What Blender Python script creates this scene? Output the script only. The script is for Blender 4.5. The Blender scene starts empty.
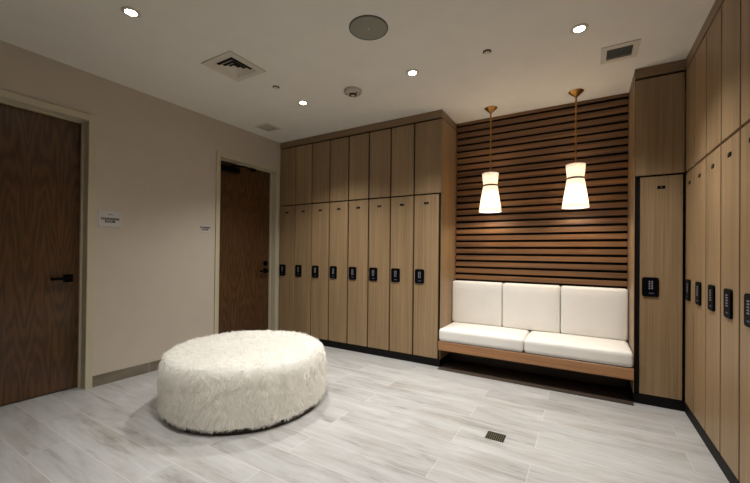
import bpy, bmesh, math, random
import numpy as np
from mathutils import Matrix, Vector
random.seed(7); rng = np.random.default_rng(7)
S = bpy.context.scene
C = S.collection
PI = math.pi

# ------------------------------------------------------------------ room sizes
H = 2.6                      # ceiling
L = 2.267                    # right end of the back locker row
N = 3.845                    # left side of the end locker block
R = 4.149                    # front plane of the right locker row
M = 1.760                    # top of the tall lockers
K = 2.522                    # underside of the crown
D = 0.456                    # niche depth
KICK = 0.073
W = 0.2804                   # back-row locker pitch
YB = 0.50                    # back wall
REAR = -5.2
XR = 4.62                    # right wall

def lin(r, g, b):
    f = lambda c: (c/255/12.92) if c/255 <= .04045 else ((c/255+.055)/1.055)**2.4
    return (f(r), f(g), f(b), 1)

# ------------------------------------------------------------------ materials
def newmat(name):
    m = bpy.data.materials.new(name); m.use_nodes = True
    nt = m.node_tree
    return m, nt, nt.nodes['Principled BSDF']
def nd(nt, t, **kw):
    n = nt.nodes.new(t)
    for k, v in kw.items(): setattr(n, k, v)
    return n
def plain(name, col, rough=.5, metal=0., bump=0., bscale=200., spec=None):
    m, nt, b = newmat(name)
    b.inputs['Roughness'].default_value = rough; b.inputs['Metallic'].default_value = metal
    if spec is not None: b.inputs['Specular IOR Level'].default_value = spec
    tc = nd(nt, 'ShaderNodeNewGeometry')
    n = nd(nt, 'ShaderNodeTexNoise'); n.inputs['Scale'].default_value = 6.; n.inputs['Detail'].default_value = 4
    nt.links.new(tc.outputs['Position'], n.inputs['Vector'])
    mx = nd(nt, 'ShaderNodeMix', data_type='RGBA')
    c = Vector(col[:3])
    mx.inputs['A'].default_value = (*(c*.95), 1); mx.inputs['B'].default_value = (*[min(1, x*1.05) for x in c], 1)
    nt.links.new(n.outputs['Fac'], mx.inputs['Factor'])
    nt.links.new(mx.outputs['Result'], b.inputs['Base Color'])
    if bump:
        n2 = nd(nt, 'ShaderNodeTexNoise'); n2.inputs['Scale'].default_value = bscale; n2.inputs['Detail'].default_value = 3
        nt.links.new(tc.outputs['Position'], n2.inputs['Vector'])
        bp = nd(nt, 'ShaderNodeBump'); bp.inputs['Strength'].default_value = bump; bp.inputs['Distance'].default_value = .002
        nt.links.new(n2.outputs['Fac'], bp.inputs['Height']); nt.links.new(bp.outputs['Normal'], b.inputs['Normal'])
    return m
def emit(name, col, strength):
    m, nt, b = newmat(name)
    b.inputs['Base Color'].default_value = col
    b.inputs['Emission Color'].default_value = col; b.inputs['Emission Strength'].default_value = strength
    return m
def wood(name, dark, light, axis='z', rough=.42, fine=70., fig=6., contrast=1., rand=True):
    """straight-grained veneer, grain along one axis"""
    m, nt, b = newmat(name); lk = nt.links.new
    g = nd(nt, 'ShaderNodeNewGeometry')
    vec = g.outputs['Position']
    if rand:
        oi = nd(nt, 'ShaderNodeObjectInfo')
        ml = nd(nt, 'ShaderNodeMath', operation='MULTIPLY'); ml.inputs[1].default_value = 37.
        lk(oi.outputs['Random'], ml.inputs[0])
        ad = nd(nt, 'ShaderNodeVectorMath', operation='ADD')
        lk(vec, ad.inputs[0]); lk(ml.outputs[0], ad.inputs[1]); vec = ad.outputs[0]
    def noise(s_long, s_cross, detail):
        mp = nd(nt, 'ShaderNodeMapping')
        mp.inputs['Scale'].default_value = {'z': (s_cross, s_cross, s_long), 'x': (s_long, s_cross, s_cross), 'y': (s_cross, s_long, s_cross)}[axis]
        lk(vec, mp.inputs['Vector'])
        n = nd(nt, 'ShaderNodeTexNoise'); n.inputs['Scale'].default_value = 1.; n.inputs['Detail'].default_value = detail
        n.inputs['Roughness'].default_value = .6
        lk(mp.outputs[0], n.inputs['Vector']); return n.outputs['Fac']
    a = noise(1.1, fine, 5); c = noise(.5, fig, 3)
    mix = nd(nt, 'ShaderNodeMix', data_type='FLOAT'); mix.inputs['Factor'].default_value = .45
    lk(a, mix.inputs['A']); lk(c, mix.inputs['B'])
    mr = nd(nt, 'ShaderNodeMapRange'); mr.inputs['From Min'].default_value = .5-.17/contrast; mr.inputs['From Max'].default_value = .5+.17/contrast
    lk(mix.outputs['Result'], mr.inputs['Value'])
    mx = nd(nt, 'ShaderNodeMix', data_type='RGBA'); mx.inputs['A'].default_value = dark; mx.inputs['B'].default_value = light
    lk(mr.outputs[0], mx.inputs['Factor']); lk(mx.outputs['Result'], b.inputs['Base Color'])
    b.inputs['Roughness'].default_value = rough
    bp = nd(nt, 'ShaderNodeBump'); bp.inputs['Strength'].default_value = .15; bp.inputs['Distance'].default_value = .001
    lk(a, bp.inputs['Height']); lk(bp.outputs['Normal'], b.inputs['Normal'])
    return m
def door_veneer(name, dark, light):
    """flat-cut oak with cathedral figure on the YZ face, book-matched leaves"""
    m, nt, b = newmat(name); lk = nt.links.new
    g = nd(nt, 'ShaderNodeNewGeometry'); sp = nd(nt, 'ShaderNodeSeparateXYZ'); lk(g.outputs['Position'], sp.inputs[0])
    def math_(op, a, bb=None):
        n = nd(nt, 'ShaderNodeMath', operation=op)
        for i, v in enumerate((a, bb)):
            if v is None: continue
            if isinstance(v, (int, float)): n.inputs[i].default_value = v
            else: lk(v, n.inputs[i])
        return n.outputs[0]
    y = math_('PINGPONG', sp.outputs['Y'], .205)
    cb = nd(nt, 'ShaderNodeCombineXYZ')
    lk(math_('MULTIPLY', y, 9.), cb.inputs[0]); lk(math_('MULTIPLY', sp.outputs['Z'], .9), cb.inputs[1])
    n = nd(nt, 'ShaderNodeTexNoise'); n.inputs['Scale'].default_value = 1.3; n.inputs['Detail'].default_value = 2
    lk(cb.outputs[0], n.inputs['Vector'])
    # rings: parabola in z plus distorted cross distance
    q = math_('SUBTRACT', y, .1)
    v = math_('ADD', math_('MULTIPLY', math_('MULTIPLY', q, q), 26.), math_('MULTIPLY', sp.outputs['Z'], .55))
    v = math_('ADD', v, math_('MULTIPLY', n.outputs['Fac'], 1.1))
    ring = math_('SINE', math_('MULTIPLY', v, 38.))
    ring = math_('ADD', math_('MULTIPLY', ring, .5), .5)
    mp = nd(nt, 'ShaderNodeMapping'); mp.inputs['Scale'].default_value = (90, 90, 3.); lk(g.outputs['Position'], mp.inputs['Vector'])
    f = nd(nt, 'ShaderNodeTexNoise'); f.inputs['Scale'].default_value = 1.; f.inputs['Detail'].default_value = 5; lk(mp.outputs[0], f.inputs['Vector'])
    t = math_('ADD', math_('MULTIPLY', ring, .45), math_('MULTIPLY', f.outputs['Fac'], .6))
    mx = nd(nt, 'ShaderNodeMix', data_type='RGBA'); mx.inputs['A'].default_value = dark; mx.inputs['B'].default_value = light
    lk(t, mx.inputs['Factor']); lk(mx.outputs['Result'], b.inputs['Base Color'])
    b.inputs['Roughness'].default_value = .3
    return m
def floor_tile(name, swap=False, shade=1., tint=(222, 210, 196)):
    """wood-look porcelain planks running along X"""
    m, nt, b = newmat(name); lk = nt.links.new
    g = nd(nt, 'ShaderNodeNewGeometry')
    vec = g.outputs['Position']
    if swap:
        mp0 = nd(nt, 'ShaderNodeMapping'); mp0.inputs['Rotation'].default_value = (0, 0, PI/2); lk(vec, mp0.inputs[0]); vec = mp0.outputs[0]
    mp1 = nd(nt, 'ShaderNodeMapping'); mp1.inputs['Location'].default_value = (.33, .11, 0); lk(vec, mp1.inputs[0])
    br = nd(nt, 'ShaderNodeTexBrick'); br.offset = .37; br.offset_frequency = 2
    br.inputs['Scale'].default_value = 1.; br.inputs['Brick Width'].default_value = 1.2; br.inputs['Row Height'].default_value = .2
    br.inputs['Mortar Size'].default_value = .0016; br.inputs['Mortar Smooth'].default_value = .3; br.inputs['Bias'].default_value = 0
    br.inputs['Color1'].default_value = (0, 0, 0, 1); br.inputs['Color2'].default_value = (1, 1, 1, 1); br.inputs['Mortar'].default_value = (.5, .5, .5, 1)
    lk(mp1.outputs[0], br.inputs['Vector'])
    # per-plank offset of the streaks
    off = nd(nt, 'ShaderNodeVectorMath', operation='MULTIPLY_ADD')
    lk(br.outputs['Color'], off.inputs[0]); off.inputs[1].default_value = (13.1, 7.7, 5.); lk(vec, off.inputs[2])
    def noise(sx, sy, det, rg=.6, dist=0.):
        mp = nd(nt, 'ShaderNodeMapping'); mp.inputs['Scale'].default_value = (sx, sy, sy); lk(off.outputs[0], mp.inputs[0])
        n = nd(nt, 'ShaderNodeTexNoise'); n.inputs['Scale'].default_value = 1.; n.inputs['Detail'].default_value = det
        n.inputs['Roughness'].default_value = rg; n.inputs['Distortion'].default_value = dist
        lk(mp.outputs[0], n.inputs['Vector']); return n.outputs['Fac']
    a = noise(1.9, 11., 6, .68, .6); c = noise(5., 60., 4); e = noise(1.6, 5., 2)
    mixn = nd(nt, 'ShaderNodeMix', data_type='FLOAT'); mixn.inputs['Factor'].default_value = .22; lk(a, mixn.inputs['A']); lk(c, mixn.inputs['B'])
    rp = nd(nt, 'ShaderNodeValToRGB'); lk(mixn.outputs['Result'], rp.inputs['Fac'])
    rp.color_ramp.elements[0].position = .25; rp.color_ramp.elements[0].color = lin(112, 107, 100)
    rp.color_ramp.elements[1].position = .74; rp.color_ramp.elements[1].color = lin(186, 186, 185)
    el = rp.color_ramp.elements.new(.45); el.color = lin(162, 160, 157)
    mx = nd(nt, 'ShaderNodeMix', data_type='RGBA', blend_type='MULTIPLY'); mx.inputs['Factor'].default_value = 1.
    lk(rp.outputs['Color'], mx.inputs['A'])
    tone = nd(nt, 'ShaderNodeMapRange'); tone.inputs['To Min'].default_value = .88*shade; tone.inputs['To Max'].default_value = 1.0*shade
    lk(br.outputs['Color'], tone.inputs['Value'])
    lk(tone.outputs[0], mx.inputs['B'])
    # warm brown patches
    wm = nd(nt, 'ShaderNodeMapRange'); wm.inputs['From Min'].default_value = .52; wm.inputs['From Max'].default_value = .75; wm.inputs['To Max'].default_value = .55
    lk(e, wm.inputs['Value'])
    m3 = nd(nt, 'ShaderNodeMix', data_type='RGBA', blend_type='MULTIPLY'); lk(wm.outputs[0], m3.inputs['Factor'])
    lk(mx.outputs['Result'], m3.inputs['A']); m3.inputs['B'].default_value = lin(*tint)
    if swap: wm.inputs['From Min'].default_value = 0; wm.inputs['From Max'].default_value = .2; wm.inputs['To Max'].default_value = 1.
    m2 = nd(nt, 'ShaderNodeMix', data_type='RGBA'); lk(br.outputs['Fac'], m2.inputs['Factor'])
    lk(m3.outputs['Result'], m2.inputs['A']); m2.inputs['B'].default_value = lin(190, 186, 180)
    lk(m2.outputs['Result'], b.inputs['Base Color'])
    b.inputs['Roughness'].default_value = .46
    return m

MT = {}
MT['wall'] = plain('wall_paint', lin(194, 182, 167), .75, bump=.12, bscale=140)
MT['ceiling'] = plain('ceiling_paint', lin(226, 222, 212), .85)
MT['floor'] = floor_tile('floor_planks')
MT['base'] = floor_tile('baseboard_tile', swap=True, shade=.8, tint=(216, 200, 178))
MT['oak'] = wood('locker_oak', lin(124, 100, 71), lin(161, 134, 99), 'z', .45)
MT['oak_x'] = wood('crown_oak', lin(118, 94, 68), lin(150, 123, 94), 'x', .45, rand=False)
MT['oak_y'] = wood('crown_oak_side', lin(118, 94, 68), lin(150, 123, 94), 'y', .45, rand=False)
MT['slat'] = wood('slat_walnut', lin(74, 50, 30), lin(142, 102, 64), 'x', .5, fine=90, fig=12, contrast=1.2, rand=False)
MT['fascia'] = wood('bench_oak', lin(140, 98, 62), lin(178, 130, 88), 'x', .4, rand=False)
MT['veneer'] = door_veneer('door_veneer', lin(46, 29, 15), lin(102, 69, 40))
MT['frame'] = plain('door_frame_paint', lin(192, 182, 156), .45)
MT['black'] = plain('black_laminate', lin(14, 13, 13), .6, spec=.15)
MT['blackmetal'] = plain('black_metal', lin(7, 6, 6), .6, 0., spec=.06)
MT['keypad'] = plain('keypad_plastic', lin(8, 8, 11), .55, spec=.05)
MT['keys'] = plain('key_print', lin(140, 140, 148), .5)
MT['keylogo'] = plain('key_print_blue', lin(70, 74, 110), .5)
MT['vinyl'] = plain('white_vinyl', lin(230, 226, 219), .5, bump=.08, bscale=300)
MT['brass'] = plain('aged_brass', lin(176, 126, 62), .3, 1.)
MT['band'] = plain('dark_bronze', lin(60, 44, 30), .4, .8)
MT['plate'] = plain('sign_plate', lin(196, 192, 188), .4)
MT['ink'] = plain('sign_ink', lin(24, 22, 22), .6)
MT['greyink'] = plain('sign_grey_ink', lin(112, 108, 104), .6)
MT['fixture'] = plain('fixture_white', lin(206, 198, 184), .5)
MT['grille'] = plain('speaker_cloth', lin(138, 136, 123), .7, bump=.5, bscale=700)
MT['duct'] = plain('duct_dark', lin(20, 19, 18), .8)
MT['louver'] = plain('louver_grey', lin(88, 86, 78), .5)
MT['detector'] = plain('detector_plastic', lin(184, 174, 160), .45)
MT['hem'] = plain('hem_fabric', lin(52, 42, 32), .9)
MT['drain'] = plain('drain_bronze', lin(40, 38, 32), .45, .6)
MT['drainpin'] = plain('drain_brass', lin(112, 104, 80), .5, .4)
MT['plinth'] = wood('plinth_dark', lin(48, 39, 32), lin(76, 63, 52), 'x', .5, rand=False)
MT['lens'] = emit('downlight_lens', (1, .95, .87, 1), 30.)
MT['bulb'] = emit('bulb_glow', (1, .74, .45, 1), 25.)
def fur_mat():
    m, nt, b = newmat('white_fur'); lk = nt.links.new
    b.inputs['Base Color'].default_value = lin(250, 248, 243); b.inputs['Roughness'].default_value = .9
    b.inputs['Specular IOR Level'].default_value = .15
    tr = nd(nt, 'ShaderNodeBsdfTranslucent'); tr.inputs['Color'].default_value = lin(252, 250, 245)
    mx = nd(nt, 'ShaderNodeMixShader'); mx.inputs['Fac'].default_value = .5
    lk(b.outputs[0], mx.inputs[1]); lk(tr.outputs[0], mx.inputs[2])
    lk(mx.outputs[0], nt.nodes['Material Output'].inputs['Surface'])
    return m
MT['fur'] = fur_mat()
def shade_mat():
    m, nt, b = newmat('shade_linen'); lk = nt.links.new
    b.inputs['Base Color'].default_value = lin(244, 236, 222); b.inputs['Roughness'].default_value = .8
    tr = nd(nt, 'ShaderNodeBsdfTranslucent'); tr.inputs['Color'].default_value = lin(232, 224, 208)
    mx = nd(nt, 'ShaderNodeMixShader'); mx.inputs['Fac'].default_value = .38
    lk(b.outputs[0], mx.inputs[1]); lk(tr.outputs[0], mx.inputs[2])
    em = nd(nt, 'ShaderNodeEmission'); em.inputs['Color'].default_value = (1, .95, .87, 1); em.inputs['Strength'].default_value = .2
    ad = nd(nt, 'ShaderNodeAddShader'); lk(mx.outputs[0], ad.inputs[0]); lk(em.outputs[0], ad.inputs[1])
    lk(ad.outputs[0], nt.nodes['Material Output'].inputs['Surface'])
    return m
MT['shade'] = shade_mat()

# ------------------------------------------------------------------ mesh helpers
def box(bm, x0, x1, y0, y1, z0, z1, bevel=0., seg=2):
    r = bmesh.ops.create_cube(bm, size=1.)
    vs = r['verts']
    bmesh.ops.scale(bm, vec=(x1-x0, y1-y0, z1-z0), verts=vs)
    bmesh.ops.translate(bm, vec=((x0+x1)/2, (y0+y1)/2, (z0+z1)/2), verts=vs)
    if bevel:
        es = list({e for v in vs for e in v.link_edges})
        bmesh.ops.bevel(bm, geom=es, offset=bevel, segments=seg, affect='EDGES', profile=.5)
def B(*boxes):
    bm = bmesh.new()
    for b in boxes: box(bm, *b)
    return bm
def lathe(bm, prof, n=32, origin=(0, 0, 0), caps=False):
    rings = []
    for r, z in prof:
        if r < 1e-6: rings.append([bm.verts.new((origin[0], origin[1], origin[2]+z))])
        else: rings.append([bm.verts.new((origin[0]+r*math.cos(2*PI*i/n), origin[1]+r*math.sin(2*PI*i/n), origin[2]+z)) for i in range(n)])
    for a, b in zip(rings, rings[1:]):
        for i in range(n):
            j = (i+1) % n
            if len(a) == 1 and len(b) == 1: continue
            if len(a) == 1: bm.faces.new((a[0], b[i], b[j]))
            elif len(b) == 1: bm.faces.new((a[i], b[0], a[j]))
            else: bm.faces.new((a[i], b[i], b[j], a[j]))
    return bm
def tube(bm, p, q, r, n=12):
    p, q = Vector(p), Vector(q); d = q-p
    rr = bmesh.ops.create_cone(bm, cap_ends=True, segments=n, radius1=r, radius2=r, depth=d.length)
    mat = Matrix.Translation((p+q)/2) @ d.to_track_quat('Z', 'Y').to_matrix().to_4x4()
    bmesh.ops.transform(bm, matrix=mat, verts=rr['verts'])
def obj(name, bm, m, parent=None, smooth=False, loc=None):
    me = bpy.data.meshes.new(name)
    bmesh.ops.recalc_face_normals(bm, faces=bm.faces)
    bm.to_mesh(me); bm.free()
    me.materials.append(MT[m] if isinstance(m, str) else m)
    if smooth:
        for p in me.polygons: p.use_smooth = True
        try: me.set_sharp_from_angle(angle=math.radians(40))
        except Exception: pass
    o = bpy.data.objects.new(name, me); C.objects.link(o)
    if parent: o.parent = parent
    if loc: o.location = loc
    return o
def tag(o, label=None, cat=None, group=None, kind=None):
    if label: o['label'] = label
    if cat: o['category'] = cat
    if group: o['group'] = group
    if kind: o['kind'] = kind
    return o
def thing(name, label, cat, loc=(0, 0, 0), rz=0., group=None, kind=None):
    o = bpy.data.objects.new(name, None); C.objects.link(o)
    o.empty_display_size = .05
    o.location = loc; o.rotation_euler = (0, 0, rz)
    return tag(o, label, cat, group, kind)
def copy_tree(o, parent=None):
    c = o.copy(); C.objects.link(c)
    if parent: c.parent = parent
    for ch in list(o.children): copy_tree(ch, c)
    return c
def struct(name, bm, m, label=None, cat=None):
    o = obj(name, bm, m); o['kind'] = 'structure'
    return tag(o, label, cat)
def text_obj(name, s, size, m, parent, mtx, align='CENTER', depth=.0006, spacing=1., bold=0.):
    cu = bpy.data.curves.new(name, 'FONT'); cu.body = s; cu.size = size
    cu.align_x = align; cu.align_y = 'CENTER'; cu.extrude = depth; cu.offset = bold; cu.space_line = spacing
    tmp = bpy.data.objects.new('tmp_text', cu); C.objects.link(tmp)
    bpy.context.view_layer.update()
    me = bpy.data.meshes.new_from_object(tmp.evaluated_get(bpy.context.evaluated_depsgraph_get()))
    C.objects.unlink(tmp); bpy.data.objects.remove(tmp)
    me.transform(mtx); me.name = name
    me.materials.clear(); me.materials.append(MT[m])
    o = bpy.data.objects.new(name, me); C.objects.link(o)
    if parent: o.parent = parent
    return o

# ------------------------------------------------------------------ the room shell
struct('floor', B((-.16, XR+.1, REAR-.1, YB+.1, -.1, 0)), 'floor', 'pale grey wood-look plank tile floor of the locker room', 'floor')
# ceiling with holes for the recessed registers
holes = [(.985, 1.265, -1.725, -1.445), (3.642, 3.800, -.422, -.268), (.225, .385, -.575, -.415)]
xs = sorted({-.2, XR+.1} | {v for h in holes for v in h[:2]}); ys = sorted({REAR-.1, YB+.1} | {v for h in holes for v in h[2:]})
bm = bmesh.new()
for x0, x1 in zip(xs, xs[1:]):
    for y0, y1 in zip(ys, ys[1:]):
        cx, cy = (x0+x1)/2, (y0+y1)/2
        if any(h[0] < cx < h[1] and h[2] < cy < h[3] for h in holes): continue
        v = [bm.verts.new(p) for p in ((x0, y0, H), (x0, y1, H), (x1, y1, H), (x1, y0, H), (x0, y0, H+.12), (x0, y1, H+.12), (x1, y1, H+.12), (x1, y0, H+.12))]
        bm.faces.new(v[:4]); bm.faces.new(v[:3:-1])
        for i in range(4):
            j = (i+1) % 4; bm.faces.new((v[i], v[4+i], v[4+j], v[j]))
bmesh.ops.remove_doubles(bm, verts=bm.verts, dist=1e-5)
struct('ceiling', bm, 'ceiling', 'painted flat ceiling over the lockers and ottoman', 'ceiling')
D1 = (-3.002, -2.070); D2 = (-.950, -.018); DT = 2.2545; FW = .05; RC = .10
struct('wall_left', B((-.16, 0, REAR, D1[0]+FW/2, 0, H), (-.16, 0, D1[1]-FW/2, D2[0]+FW/2, 0, H), (-.16, 0, D2[1]-FW/2, YB, 0, H),
       (-.16, 0, D1[0]+FW/2, D1[1]-FW/2, DT-FW/2, H), (-.16, 0, D2[0]+FW/2, D2[1]-FW/2, DT-FW/2, H)), 'wall', 'beige painted wall with the two dark wood doors', 'wall')
struct('wall_back', B((-.16, XR+.1, YB, YB+.1, 0, H)), 'wall', 'painted wall behind the back row of lockers', 'wall')
struct('wall_right', B((XR, XR+.1, REAR, YB, 0, H)), 'wall', 'painted wall behind the right row of lockers', 'wall')
struct('wall_rear', B((-.16, XR+.1, REAR-.1, REAR, 0, H)), 'wall', 'painted wall behind the camera', 'wall')
struct('baseboard_left', B((0, .012, D1[1], D2[0], 0, .09), (0, .012, REAR, D1[0], 0, .09)), 'base', 'low grey plank-tile skirting along the left wall', 'baseboard')

# ------------------------------------------------------------------ doors in the left wall
def door(name, label, y0, y1):
    t = thing(name, label, 'door', (0, (y0+y1)/2, 0), 0, kind='structure')
    yc = (y0+y1)/2; a = (y1-y0)/2; i = a-FW
    bm = bmesh.new()
    # casing on the wall face, reveal and stop
    for s in (-1, 1):
        lo, hi = sorted((s*i, s*a)); box(bm, .0005, .014, lo, hi, 0, DT, .002, 1)
        lo, hi = sorted((s*i, s*(i+.012))); box(bm, -.158, .0005, lo, hi, 0, DT-FW+.012)
        lo, hi = sorted((s*i, s*(i-.014))); box(bm, -RC+.002, -RC+.026, lo, hi, 0, DT-FW)
    box(bm, .0005, .014, -i, i, DT-FW, DT, .002, 1)
    box(bm, -.158, .0005, -i, i, DT-FW, DT-FW+.012)
    box(bm, -RC+.002, -RC+.026, -i+.014, i-.014, DT-FW-.014, DT-FW)
    obj('door_frame', bm, 'frame', t)
    leaf = obj('door_leaf', B((-RC-.045, -RC, -i+.003, i-.003, .008, DT-FW-.003, .002, 1)), 'veneer', t)
    obj('closed_back', B((-.158, -RC-.05, -i, i, 0.002, DT-FW)), 'duct', t)
    return t, i
def lever(t, y, z, sgn, plate=None):
    bm = bmesh.new()
    x = -RC
    box(bm, x, x+.012, y-.031, y+.031, z-.031, z+.031, .004)
    tube(bm, (x+.01, y, z), (x+.055, y, z), .011)
    box(bm, x+.044, x+.064, min(y-sgn*.012, y+sgn*.125), max(y-sgn*.012, y+sgn*.125), z-.011, z+.011, .004)
    return obj('lever_handle', bm, 'blackmetal', t)
d1, i1 = door('door_1', 'dark oak flush door nearest the camera, cut by the left photo edge', *D1)
lever(d1, i1-.085, .91, -1)
d2, i2 = door('door_2', 'dark oak flush door with an overhead closer, beside the lockers', *D2)
lever(d2, i2-.075, .895, -1)
bm = bmesh.new(); tube(bm, (-RC, i2-.075, .99), (-RC+.016, i2-.075, .99), .03, 24); tube(bm, (-RC+.016, i2-.075, .99), (-RC+.024, i2-.075, .99), .014, 16)
obj('deadbolt', bm, 'blackmetal', d2)
clo = obj('door_closer', B((-RC, -RC+.06, -i2+.03, -i2+.30, 2.075, 2.135, .006)), 'blackmetal', d2)
bm = bmesh.new()
tube(bm, (-RC+.03, -i2+.2, 2.135), (-RC+.03, -i2+.2, 2.15), .014)
a, b2 = Vector((-RC+.03, -i2+.2, 2.153)), Vector((-RC+.12, -i2+.30, 2.153))
tube(bm, a, b2, .009); tube(bm, b2, (-RC+.02, -i2+.52, 2.165), .008)
box(bm, -RC+.002, -RC+.03, -i2+.49, -i2+.56, 2.155, 2.185)
obj('closer_arm', bm, 'blackmetal', clo)

# ------------------------------------------------------------------ wall signs
def to_wall(y, z, x=.006):           # text in local XY -> on the left wall, facing +X, reading along +Y
    return Matrix.Translation((x, y, z)) @ Matrix(((0, 0, 1, 0), (1, 0, 0, 0), (0, 1, 0, 0), (0, 0, 0, 1)))
s = thing('wall_sign', 'larger white changing room sign beside the nearest door', 'sign', (0, -1.957, 1.409))
obj('sign_plate', B((.0003, .006, -.085, .085, -.068, .068, .0015, 1)), 'plate', s)
text_obj('sign_text', 'CHANGING\nROOM', .026, 'ink', s, to_wall(0, -.012), spacing=.9, bold=.0013)
bm = bmesh.new()
for k in range(5): box(bm, .0058, .0068, -.018+k*.008, -.013+k*.008, .034, .043)
obj('sign_symbol', bm, 'greyink', s)
s = thing('wall_sign', 'smaller pale sign beside the door with the closer', 'sign', (0, -1.072, 1.377))
obj('sign_plate', B((.0003, .006, -.056, .056, -.037, .037, .0015, 1)), 'plate', s)
text_obj('sign_text', "WOMEN'S\nROOM", .025, 'ink', s, to_wall(0, .006), spacing=.9, bold=.0013)

# ------------------------------------------------------------------ lockers
GRP_L = 'tall lockers with keypad locks'; GRP_U = 'overhead locker cabinets'
kp_mesh = []
def make_keypad(parent, x, z0=.829, z1=.977, w=.103):
    bm = bmesh.new(); rc = .017; lay = []
    for (ins, y) in ((0, -.0001), (0, -.007), (.0015, -.0098), (.004, -.0108)):
        ring = []
        for (sx, sz, a0) in ((x+w-rc, z1-rc, 0), (x+rc, z1-rc, 90), (x+rc, z0+rc, 180), (x+w-rc, z0+rc, 270)):
            for q in range(6):
                a = math.radians(a0+q*18); ring.append(bm.verts.new((sx+(rc-ins)*math.cos(a), y, sz+(rc-ins)*math.sin(a))))
        lay.append(ring)
    for A, Q in zip(lay, lay[1:]):
        for i in range(24): bm.faces.new((A[i], A[(i+1) % 24], Q[(i+1) % 24], Q[i]))
    bm.faces.new(lay[-1]); bm.faces.new(lay[0][::-1])
    k = obj('keypad_lock', bm, 'keypad', parent)
    bm = bmesh.new()
    for c in (0, 1):
        for r in range(5):
            xx = x+w*.40+c*.016; zz = z1-.028-r*.0135
            box(bm, xx, xx+.009, -.0118, -.0100, zz-.0075, zz)
    obj('keypad_buttons', bm, 'keys', k)
    obj('keypad_mark', B((x+w*.40, x+w*.72, -.0116, -.0100, z0+.024, z0+.031)), 'keylogo', k)
    return k
def make_locker(w, kx, x0=.0095, x1=None, skirt=True, depth=D):
    x1 = w-.0070 if x1 is None else x1
    t = thing('locker', '', 'locker')
    obj('locker_body', B((.0005, w-.0005, .020, depth, KICK+.003, M-.004)), 'black', t)
    obj('locker_door', B((x0, x1, 0, .0195, KICK+.006, M-.014, .0015, 1)), 'oak', t)
    make_keypad(t, kx)
    xc = (x0+x1)/2
    obj('number_plate', B((xc-.024, xc+.024, -.003, -.0002, 1.650, 1.672, .002, 1)), 'keypad', t)
    return t, xc
def put_number(t, xc, s):
    pl = [c for c in t.children if c.name.startswith('number_plate')][0]
    mtx = Matrix.Translation((xc, -.0032, 1.661)) @ Matrix(((1, 0, 0, 0), (0, 0, -1, 0), (0, 1, 0, 0), (0, 0, 0, 1)))
    text_obj('plate_number', s, .012, 'keys', pl, mtx, depth=.0003)
def make_upper(w, x0=.0095, x1=None, depth=D):
    x1 = w-.0070 if x1 is None else x1
    t = thing('overhead_cabinet', '', 'cabinet')
    obj('cabinet_body', B((.0005, w-.0005, .020, depth, M-.003, K-.001)), 'black', t)
    obj('cabinet_door', B((x0, x1, 0, .0195, M+.001, K-.016, .0015, 1)), 'oak', t)
    return t
ordn = ['first', 'second', 'third', 'fourth', 'fifth', 'sixth', 'seventh', 'eighth']
proto, xc = make_locker(W, .022); proto_u = make_upper(W)
for i in range(8):
    last = i == 7
    if last:
        t, _ = make_locker(W+.019, .022, x1=W-.0045); u = make_upper(W+.019, x1=W+.0185)
    else:
        t = proto if i == 0 else copy_tree(proto); u = proto_u if i == 0 else copy_tree(proto_u)
    t.location = (i*W+.001, 0, 0); u.location = (i*W+.001, 0, 0)
    where = ('against the door frame wall, partly behind the ottoman' if i == 0 else 'at the bench end of the back row' if last else f'counting from the door end of the back row')
    tag(t, f'{ordn[i]} tall oak locker with black keypad, {where}', 'locker', GRP_L)
    tag(u, f'{ordn[i]} plain oak cupboard above the back row lockers, counting from the door' if not last else 'wide end oak cupboard above the back row, nearest the bench', 'cabinet', GRP_U)
for i, o in enumerate([o for o in C.objects if o.name.startswith('locker') and o.parent is None and o.type == 'EMPTY']):
    put_number(o, xc, '%02d' % (i+1))
# end block beside the niche
t, xe = make_locker(R-N-.004, .046, x0=.034, x1=R-N-.016)
t.location = (N+.004, 0, 0)
tag(t, 'single tall oak locker facing forward to the right of the bench', 'locker', GRP_L); put_number(t, xe, '09')
u = make_upper(R-N-.006, x0=.0015, x1=R-N-.008); u.location = (N+.005, 0, 0)
tag(u, 'single wide oak cupboard facing forward, right of the slatted niche', 'cabinet', GRP_U)
# right-hand row
edges = [-.010, -.2464, -.5229, -.7995, -1.0760, -1.3526, -1.6292]
WR = .2765
pr = pu = None
RD = XR-R-.006
side_lab = ['in the corner, first of the right-hand row', 'second of the right-hand row from the corner', 'third of the right-hand row from the corner',
            'fourth of the right-hand row from the corner', 'fifth of the right-hand row, cut by the photo edge', ]
for i in range(5):
    w = edges[i]-edges[i+1]
    if i == 0: t, xk = make_locker(w, .062, x0=.012, depth=RD); u = make_upper(w, x0=.001, depth=RD)
    elif pr is None: pr, xk = make_locker(WR, .090, x0=.010, x1=WR-.008, depth=RD); pu = make_upper(WR, x0=.010, x1=WR-.008, depth=RD); t, u = pr, pu
    else: t = copy_tree(pr); u = copy_tree(pu); xk = WR/2
    for o in (t, u): o.location = (R, edges[i], 0); o.rotation_euler = (0, 0, -PI/2)
    tag(t, 'tall oak locker facing left, '+side_lab[i], 'locker', GRP_L)
    tag(u, 'oak cupboard above tall lockers, '+side_lab[i], 'cabinet', GRP_U)
    for ch in list(t.children):
        if ch.name.startswith('number_plate'):
            for g in list(ch.children): bpy.data.objects.remove(g)
    put_number(t, xk, '%02d' % (10+i))
YE = edges[5]
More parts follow.
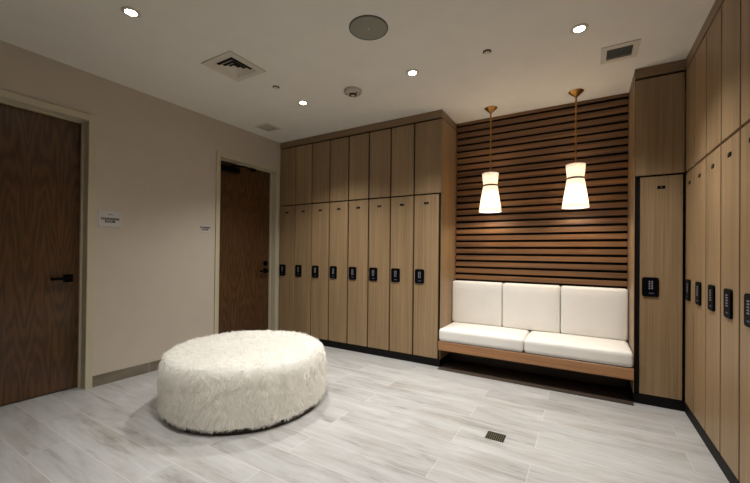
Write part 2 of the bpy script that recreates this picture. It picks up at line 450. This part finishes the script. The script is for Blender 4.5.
# kicks, cladding, crown: fixed joinery of the room
struct('trim_1', B((.002, L-.001, .002, D, 0, KICK)), 'black', 'black toe kick under the back row of lockers', 'toe kick')
struct('trim_2', B((N+.001, R+.02, .002, D, 0, KICK), (R+.002, XR-.01, YE, 0, 0, KICK)), 'black', 'black toe kick under the right-hand lockers', 'toe kick')
struct('trim_3', B((L-.0035, L, .0, D, KICK+.001, M-.001), (L-.0035, L, .0, D, M+.001, K-.010)), 'oak', 'oak side cladding of the back row facing the bench', 'cladding')
struct('trim_4', B((N, N+.0035, .0, D, KICK+.001, M-.001), (N, N+.0035, .0, D, M+.001, K-.010)), 'oak', 'oak side cladding of the end lockers facing the bench', 'cladding')
struct('trim_5', B((.002, L, 0, YB-.002, K+.001, H-.001)), 'oak_x', 'oak crown fascia above the back row', 'crown')
struct('trim_6', B((N, R, 0, YB-.002, K+.001, H-.001)), 'oak_x', 'oak crown fascia above the end lockers', 'crown')
struct('trim_7', B((R, XR-.002, YE, YB-.002, K+.001, H-.001)), 'oak_y', 'oak crown fascia above the right row', 'crown')
struct('trim_8', B((R+.003, XR-.002, YE-.02, YE-.001, 0, K)), 'oak', 'oak end panel of the right locker row', 'cladding')

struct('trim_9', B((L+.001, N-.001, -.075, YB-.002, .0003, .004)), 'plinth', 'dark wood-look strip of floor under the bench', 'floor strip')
# ------------------------------------------------------------------ slatted panel in the niche
sp = thing('slat_panel', 'dark walnut panel of horizontal slats on the niche wall behind the pendants', 'slat panel', ((L+N)/2, YB, 0))
hw = (N-L)/2-.001
obj('backing_board', B((-hw, hw, -.020, -.001, .46, H-.001)), 'black', sp)
bm = bmesh.new(); P = .0711
for k in range(-5, 25):
    z0 = .853+P*k+.0125; z1 = min(z0+P-.025, H-.002)
    box(bm, -hw, hw, D-YB, -.0195, z0, z1, .0015, 1)
obj('slats', bm, 'slat', sp)

# ------------------------------------------------------------------ built-in bench
YF = -.06
b = thing('bench', 'built-in niche bench with white padded seats and backs on an oak fascia', 'bench', ((L+N)/2, 0, 0))
obj('seat_board', B((-hw, hw, YF+.035, .43, .245, .275)), 'fascia', b)
obj('fascia', B((-hw, hw, YF+.008, YF+.034, .185, .272, .002, 1)), 'fascia', b)
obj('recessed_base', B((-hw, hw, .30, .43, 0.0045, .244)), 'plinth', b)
def soft_box(name, x0, x1, y0, y1, z0, z1, bev, puff, axis):
    """rounded cushion: grid lines gathered at the edges"""
    def ticks(a, c):
        n = 6
        return [a, a+bev*.3, a+bev]+[a+bev+(c-a-2*bev)*k/n for k in range(1, n)]+[c-bev, c-bev*.3, c]
    T = [ticks(x0, x1), ticks(y0, y1), ticks(z0, z1)]
    lo = (x0, y0, z0); hi = (x1, y1, z1)
    bm = bmesh.new(); cache = {}
    def vert(p):
        key = tuple(round(v, 5) for v in p)
        if key in cache: return cache[key]
        c = [(lo[i]+hi[i])/2 for i in range(3)]; h = [(hi[i]-lo[i])/2 for i in range(3)]
        q = [max(-(h[i]-bev), min(h[i]-bev, p[i]-c[i])) for i in range(3)]
        d = Vector([p[i]-c[i]-q[i] for i in range(3)])
        if d.length > bev: d = d.normalized()*bev
        r = Vector([c[i]+q[i]+d[i] for i in range(3)])
        n = [(p[i]-c[i])/h[i] for i in range(3)]
        o = [i for i in range(3) if i != axis]
        f = (1-abs(n[o[0]])**3)*(1-abs(n[o[1]])**3)
        if n[axis] > .98 and axis == 2: r[axis] += puff*f
        elif n[axis] < -.98 and axis == 1: r[axis] -= puff*f
        cache[key] = bm.verts.new(r); return cache[key]
    for ax in range(3):
        u, w = [i for i in range(3) if i != ax]
        for side in (lo[ax], hi[ax]):
            for i in range(len(T[u])-1):
                for j in range(len(T[w])-1):
                    vs = []
                    for (a, c2) in ((i, j), (i+1, j), (i+1, j+1), (i, j+1)):
                        p = [0, 0, 0]; p[ax] = side; p[u] = T[u][a]; p[w] = T[w][c2]
                        vs.append(vert(p))
                    try: bm.faces.new(vs)
                    except ValueError: pass
    o = obj(name, bm, 'vinyl', b)
    for p in o.data.polygons: p.use_smooth = True
    return o
for k in range(2):
    x0 = -hw+k*hw
    soft_box('seat_cushion', x0+.002, x0+hw-.002, YF, .405, .2752, .398, .028, .010, 2)
for k in range(3):
    w3 = 2*hw/3; x0 = -hw+k*w3
    soft_box('back_cushion', x0+.002, x0+w3-.002, .345, D-.004, .40, .848, .022, .006, 1)

# ------------------------------------------------------------------ fur ottoman
oc = Vector((1.268, -1.532, 0)); OR, OH = .580, .408
ot = thing('ottoman', 'round white shaggy fur ottoman in the middle of the floor', 'ottoman', oc)
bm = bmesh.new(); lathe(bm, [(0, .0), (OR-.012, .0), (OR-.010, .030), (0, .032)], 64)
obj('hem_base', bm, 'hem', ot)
prof = [(0, .033), (OR-.03, .033), (OR-.01, .036), (OR, .06), (OR+.002, .2), (OR, OH-.06), (OR-.008, OH-.028), (OR-.026, OH-.010), (OR-.06, OH), (.4, OH+.003), (.2, OH+.005), (0, OH+.006)]
bm = bmesh.new(); lathe(bm, prof, 96)
core = obj('fur_cover', bm, 'fur', ot, smooth=True)
def fur():
    # roots on the profile by area, tufts of strands in one mesh
    pr = np.array(prof[2:]); seg = np.diff(pr, axis=0); ln = np.hypot(seg[:, 0], seg[:, 1]); rm = (pr[:-1, 0]+pr[1:, 0])/2
    area = ln*rm; pa = area/area.sum()
    NT, NS = 5200, 12
    k = rng.choice(len(pa), NT, p=pa); t = rng.random(NT)
    # inside the flat top, radius must be area weighted
    rr = pr[k, 0]+seg[k, 0]*t; zz = pr[k, 1]+seg[k, 1]*t
    th = rng.random(NT)*2*PI
    nr = seg[k, 1]/ln[k]; nz = -seg[k, 0]/ln[k]           # outward normal in (r,z)
    rad = np.stack([np.cos(th), np.sin(th), 0*th], 1); tan = np.stack([-np.sin(th), np.cos(th), 0*th], 1); up = np.array([0, 0, 1.])
    root = rad*rr[:, None]+up*zz[:, None]
    nrm = rad*nr[:, None]+up*nz[:, None]
    side = (nr > .6)
    fx = np.sin(root[:, 0]*9+1.3)+np.sin(root[:, 1]*13+.5); fy = np.cos(root[:, 1]*8)+np.sin(root[:, 0]*11+2)
    flow = np.stack([fx, fy, 0*fx], 1)*.35+rng.normal(0, .45, (NT, 3))*np.array([1, 1, .2])+rad*.25
    flow_side = -up*(.75+rng.random((NT, 1))*.3)+tan*(np.sin(th*9+zz*14)*.35+rng.normal(0, .4, NT))[:, None]
    dirv = np.where(side[:, None], nrm*.42+flow_side, nrm*(.14+.16*rng.random((NT, 1)))+flow)
    dirv /= np.linalg.norm(dirv, axis=1)[:, None]
    length = np.where(side, rng.uniform(.035, .062, NT), rng.uniform(.024, .044, NT))
    # keep the lowest wisps off the floor
    low = side & (zz-length*np.maximum(0, -dirv[:, 2]) < .024)
    length = np.where(low, np.maximum(.012, (zz-.024)/np.maximum(.05, -dirv[:, 2])), length)
    length = np.minimum(length, .06)
    Rt = np.repeat(root, NS, 0); Dv = np.repeat(dirv, NS, 0); Nn = np.repeat(nrm, NS, 0); Ln = np.repeat(length, NS)*rng.uniform(.7, 1.1, NT*NS)
    tz = np.repeat(side, NS)
    jit = rng.normal(0, 1, (NT*NS, 3)); jit -= (jit*Nn).sum(1)[:, None]*Nn
    start = Rt+jit*.013-Nn*.004
    d2 = Dv+rng.normal(0, .16, (NT*NS, 3)); d2 /= np.linalg.norm(d2, axis=1)[:, None]
    mid = start+(d2*.55+Nn*.22)*Ln[:, None]*.6
    tip = start+d2*Ln[:, None]*.98-jit*.006+np.array([0, 0, -1])*np.where(tz, .004, .0)[:, None]
    for a in (mid, tip): a[:, 2] = np.maximum(a[:, 2], .024)
    wv = np.cross(d2, rng.normal(0, 1, (NT*NS, 3))); wv /= np.linalg.norm(wv, axis=1)[:, None]
    wd = .0017
    V = np.stack([start-wv*wd, start+wv*wd, mid+wv*wd*.8, mid-wv*wd*.8, tip], 1).reshape(-1, 3)
    n = NT*NS; base = np.arange(n)*5
    F4 = np.stack([base, base+1, base+2, base+3], 1); F3 = np.stack([base+3, base+2, base+4], 1)
    me = bpy.data.meshes.new('fur_strands')
    me.vertices.add(len(V)); me.vertices.foreach_set('co', V.ravel().astype('f'))
    loops = np.concatenate([F4.ravel(), F3.ravel()]).astype('i'); me.loops.add(len(loops)); me.loops.foreach_set('vertex_index', loops)
    me.polygons.add(2*n)
    ls = np.concatenate([np.arange(n)*4, 4*n+np.arange(n)*3]).astype('i')
    me.polygons.foreach_set('loop_start', ls)
    me.update(calc_edges=True); me.validate()
    me.materials.append(MT['fur'])
    o = bpy.data.objects.new('fur_strands', me); C.objects.link(o); o.parent = ot
    o['kind'] = 'stuff'
fur()

# ------------------------------------------------------------------ pendants
def pendant(x, y, label):
    t = thing('pendant_lamp', label, 'pendant lamp', (x, y, H), 0, 'pendants in front of the slatted panel')
    bm = bmesh.new(); lathe(bm, [(0, 0), (.060, 0), (.062, -.003), (.058, -.008), (.012, -.050), (.010, -.056), (0, -.056)], 40); obj('canopy', bm, 'brass', t, True)
    bm = bmesh.new(); tube(bm, (0, 0, -.055), (0, 0, -.665), .0065, 16); tube(bm, (0, 0, -.30), (0, 0, -.325), .0085, 16)
    tube(bm, (0, 0, -.655), (0, 0, -.70), .014, 16)
    for k in range(3):
        a = k*2*PI/3; tube(bm, (0, 0, -.66), (.075*math.cos(a), .075*math.sin(a), -.660), .0025, 8)
    obj('rod', bm, 'brass', t, True)
    def ring(name, r0, z0, r1, z1):
        bm = bmesh.new(); n = 96
        out = []
        for (r, z) in ((r0, z0), ((r0+r1)/2, (z0+z1)/2), (r1, z1)):
            out.append([bm.verts.new(((r+(.0011 if i % 4 < 2 else -.0006))*math.cos(2*PI*i/n), (r+(.0011 if i % 4 < 2 else -.0006))*math.sin(2*PI*i/n), z)) for i in range(n)])
        for A, Bq in zip(out, out[1:]):
            for i in range(n): bm.faces.new((A[i], A[(i+1) % n], Bq[(i+1) % n], Bq[i]))
        o = obj(name, bm, 'shade', t); 
        for p in o.data.polygons: p.use_smooth = True
        md = o.modifiers.new('thick', 'SOLIDIFY'); md.thickness = .0015
        return o
    ring('upper_shade', .078, -.655, .066, -.774)
    ring('lower_shade', .066, -.780, .106, -1.038)
    bm = bmesh.new(); lathe(bm, [(.0645, -.770), (.0695, -.770), (.0695, -.784), (.0645, -.784), (.0645, -.770)], 48); obj('waist_band', bm, 'band', t, True)
    bm = bmesh.new(); lathe(bm, [(0, -.80), (.012, -.80), (.014, -.83), (.028, -.865), (.030, -.89), (.02, -.915), (0, -.92)], 24); obj('bulb', bm, 'bulb', t, True)
    bm = bmesh.new(); tube(bm, (0, 0, -.70), (0, 0, -.80), .013, 16); obj('lamp_socket', bm, 'brass', t, True)
    for dz, e, rad in ((-.98, 5., .03), (-.70, 2.4, .03)):
        li = bpy.data.lights.new('pendant_glow', 'POINT'); li.energy = e; li.color = (1, .86, .70); li.shadow_soft_size = rad
        lo = bpy.data.objects.new('pendant_glow', li); C.objects.link(lo); lo.location = (x, y, H+dz)
pendant(2.70, .21, 'left brass-rod pendant with hourglass white shade, nearer the long locker row')
pendant(3.44, .21, 'right brass-rod pendant with hourglass white shade, nearer the single end locker')

# ------------------------------------------------------------------ ceiling fittings
GD = 'recessed downlights in the ceiling'
def downlight(x, y, label, e=1.):
    t = thing('downlight', label, 'downlight', (x, y, H), 0, GD)
    bm = bmesh.new(); lathe(bm, [(.030, -.0005), (.052, -.0005), (.053, -.003), (.048, -.006), (.032, -.006), (.030, -.0005)], 40); obj('trim_ring', bm, 'fixture', t, True)
    bm = bmesh.new(); lathe(bm, [(0, -.004), (.0315, -.004), (.0315, -.0008), (0, -.0008)], 40); obj('lens', bm, 'lens', t, True)
def lamp(x, y, e, ang=112):
    li = bpy.data.lights.new('downlight_beam', 'SPOT'); li.energy = e; li.color = (1, .985, .95); li.spot_size = math.radians(ang); li.spot_blend = 1.; li.shadow_soft_size = .045
    lo = bpy.data.objects.new('downlight_beam', li); C.objects.link(lo); lo.location = (x, y, H-.012)
LE = 148.
for x, y, lab in ((1.122, -2.323, 'lit round downlight at upper left, near the nearest door'), (1.146, -.816, 'lit round downlight near the door with the closer'),
                  (2.313, -.812, 'lit round downlight above the back locker row, left of the pendants'), (3.479, -.789, 'lit round downlight nearest the rectangular grille at upper right')):
    downlight(x, y, lab); lamp(x, y, LE*(.3 if y < -2 else 1.))
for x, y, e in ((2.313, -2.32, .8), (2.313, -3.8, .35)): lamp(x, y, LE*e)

t = thing('ceiling_speaker', 'large round grey speaker grille in the ceiling', 'speaker', (2.304, -1.470, H))
bm = bmesh.new(); lathe(bm, [(.118, -.0005), (.126, -.0005), (.126, -.006), (.119, -.008), (.118, -.0005)], 56); obj('speaker_rim', bm, 'louver', t, True)
bm = bmesh.new(); lathe(bm, [(0, -.0075), (.06, -.0072), (.1185, -.006), (.1185, -.001), (0, -.001)], 56); g = obj('speaker_grille', bm, 'grille', t, True)
obj('speaker_badge', B((-.006, .006, -.004, .004, -.0092, -.0076)), 'fixture', g)

t = thing('smoke_detector', 'small round beige smoke alarm on the ceiling between two downlights', 'smoke detector', (1.715, -.787, H))
bm = bmesh.new(); lathe(bm, [(0, -.0005), (.080, -.0005), (.082, -.008), (.079, -.018), (.068, -.030), (.045, -.036), (0, -.036)], 40); obj('detector_base', bm, 'detector', t, True)
bm = bmesh.new(); lathe(bm, [(.020, -.0355), (.034, -.0355), (.034, -.045), (.020, -.045), (.020, -.0355)], 32); obj('sensor_ring', bm, 'band', t, True)
bm = bmesh.new(); lathe(bm, [(0, -.0355), (.020, -.0355), (.018, -.047), (0, -.050)], 24); obj('sensor_dome', bm, 'fixture', t, True)
bm = bmesh.new(); lathe(bm, [(0, 0), (.007, 0), (.007, -.004), (0, -.004)], 16, (.05, -.02, -.034)); obj('status_light', bm, 'ink', t)
bm = bmesh.new(); lathe(bm, [(0, 0), (.007, 0), (.007, -.004), (0, -.004)], 16, (-.055, -.03, -.030)); obj('status_light', bm, 'ink', t)

def sprinkler(x, y, label, r=.030):
    t = thing('sprinkler', label, 'sprinkler', (x, y, H), 0, 'ceiling sprinklers')
    bm = bmesh.new(); lathe(bm, [(r*.72, -.0005), (r, -.0005), (r*.97, -.004), (r*.72, -.006), (r*.72, -.0005)], 32); obj('escutcheon', bm, 'band', t, True)
    bm = bmesh.new(); lathe(bm, [(0, -.001), (r*.7, -.001), (r*.66, -.012), (0, -.014)], 32); obj('cover_plate', bm, 'fixture', t, True)
sprinkler(2.903, -.818, 'small round sprinkler on the ceiling, between the pendants and downlights')
sprinkler(1.159, -1.178, 'small round sprinkler on the ceiling beside the square air diffuser')

# square air diffuser with nested cones
x0, x1, y0, y1 = holes[0]; cx, cy = (x0+x1)/2, (y0+y1)/2
t = thing('air_diffuser', 'square white air diffuser with nested louvers in the ceiling', 'air vent', (cx, cy, H))
def frustum(bm, h0, z0, h1, z1, th=.002):
    def ringv(h, z): return [bm.verts.new((sx*h, sy*h, z)) for sx, sy in ((-1, -1), (1, -1), (1, 1), (-1, 1))]
    a, b_, c, d = ringv(h0, z0), ringv(h1, z1), ringv(h1-th, z1+th*.3), ringv(h0-th, z0+th*.3)
    for A, Bq in ((a, b_), (b_, c), (c, d), (d, a)):
        for i in range(4): bm.faces.new((A[i], A[(i+1) % 4], Bq[(i+1) % 4], Bq[i]))
bm = bmesh.new()
e = .14
for (u0, u1, v0, v1) in ((-.172, .172, -.168, -.118), (-.172, .172, .118, .168), (-.172, -.118, -.118, .118), (.118, .172, -.118, .118)):
    box(bm, u0, u1, v0, v1, -.008, -.0006)
obj('diffuser_frame', bm, 'fixture', t)
for h0, h1 in ((.100, .1178), (.066, .083), (.034, .050)):
    bm = bmesh.new(); frustum(bm, h0, .005, h1, -.005); obj('louver_ring', bm, 'fixture', t)
obj('center_plate', B((-.021, .021, -.021, .021, -.005, -.002)), 'fixture', t)
bm = bmesh.new(); box(bm, -.139, .139, -.139, .139, .035, .118); obj('duct', bm, 'duct', t)

# dark rectangular grille above the end lockers
x0, x1, y0, y1 = holes[1]; cx, cy = (x0+x1)/2, (y0+y1)/2; a, c = (x1-x0)/2, (y1-y0)/2
t = thing('return_grille', 'rectangular ceiling grille with dark slots at upper right, by the lockers', 'air vent', (cx, cy, H))
bm = bmesh.new()
for (u0, u1, v0, v1) in ((-a-.034, a+.034, -c-.044, -c+.002), (-a-.034, a+.034, c-.002, c+.044), (-a-.034, -a+.002, -c, c), (a-.002, a+.034, -c, c)):
    box(bm, u0, u1, v0, v1, -.007, -.0006)
obj('grille_frame', bm, 'fixture', t)
bm = bmesh.new()
for k in range(9):
    y = -c+.012+k*(2*c-.024)/8
    r = bmesh.ops.create_cube(bm, size=1.); bmesh.ops.scale(bm, vec=(2*a-.004, .0015, .016), verts=r['verts'])
    bmesh.ops.rotate(bm, cent=(0, 0, 0), matrix=Matrix.Rotation(math.radians(35), 3, 'X'), verts=r['verts']); bmesh.ops.translate(bm, vec=(0, y, .010), verts=r['verts'])
obj('louvers', bm, 'louver', t)
obj('duct', B((-a+.001, a-.001, -c+.001, c-.001, .03, .118)), 'duct', t)

# small square access register by the left wall
x0, x1, y0, y1 = holes[2]; cx, cy = (x0+x1)/2, (y0+y1)/2; a, c = (x1-x0)/2, (y1-y0)/2
t = thing('exhaust_register', 'small square exhaust register in the ceiling corner near the left wall', 'air vent', (cx, cy, H))
bm = bmesh.new()
for (u0, u1, v0, v1) in ((-a-.025, a+.025, -c-.025, -c+.002), (-a-.025, a+.025, c-.002, c+.025), (-a-.025, -a+.002, -c, c), (a-.002, a+.025, -c, c)):
    box(bm, u0, u1, v0, v1, -.006, -.0006)
obj('register_frame', bm, 'fixture', t)
obj('register_panel', B((-a+.016, a-.003, -c+.003, c-.016, .006, .010)), 'detector', t)
obj('duct', B((-a+.001, a-.001, -c+.001, c-.001, .03, .118)), 'duct', t)

# ------------------------------------------------------------------ floor drain
t = thing('floor_drain', 'small square dark metal drain set in the floor before the bench', 'drain', (3.044, -1.104, 0))
obj('drain_frame', B((-.055, .055, -.048, -.042, .0003, .003), (-.055, .055, .042, .048, .0003, .003), (-.055, -.049, -.042, .042, .0003, .003), (.049, .055, -.042, .042, .0003, .003)), 'drain', t)
bm = B((-.049, .049, -.042, .042, .0003, .0018)); obj('drain_grate', bm, 'blackmetal', t)
bm = bmesh.new()
for i in range(8):
    for j in range(7):
        x = -.042+i*.012; y = -.036+j*.012; box(bm, x-.0032, x+.0032, y-.0032, y+.0032, .0016, .0028)
obj('drain_studs', bm, 'drainpin', t)

# ------------------------------------------------------------------ camera, world, colour
w = bpy.data.worlds.new('world'); S.world = w; w.use_nodes = True
w.node_tree.nodes['Background'].inputs[0].default_value = (.02, .02, .02, 1)
f, cyp, yaw, pitch, roll = 353.988, 250.612, .53712, .0068, .01054
fwd = Vector((-math.sin(yaw)*math.cos(pitch), math.cos(yaw)*math.cos(pitch), math.sin(pitch)))
rt = Vector((math.cos(yaw), math.sin(yaw), 0)); up = rt.cross(fwd)
r2 = math.cos(roll)*rt+math.sin(roll)*up; u2 = -math.sin(roll)*rt+math.cos(roll)*up
cam = bpy.data.cameras.new('camera'); co = bpy.data.objects.new('camera', cam); C.objects.link(co)
cam.sensor_width = 36; cam.sensor_fit = 'HORIZONTAL'; cam.lens = f/750*36; cam.shift_y = (cyp-241.5)/750; cam.clip_start = .05
co.matrix_world = Matrix(((r2.x, u2.x, -fwd.x, 3.522), (r2.y, u2.y, -fwd.y, -3.4047), (r2.z, u2.z, -fwd.z, 1.1405), (0, 0, 0, 1)))
S.camera = co
vs = S.view_settings; vs.view_transform = 'Standard'; vs.look = 'None'; vs.gamma = 1; vs.use_curve_mapping = False
vs.exposure = .36
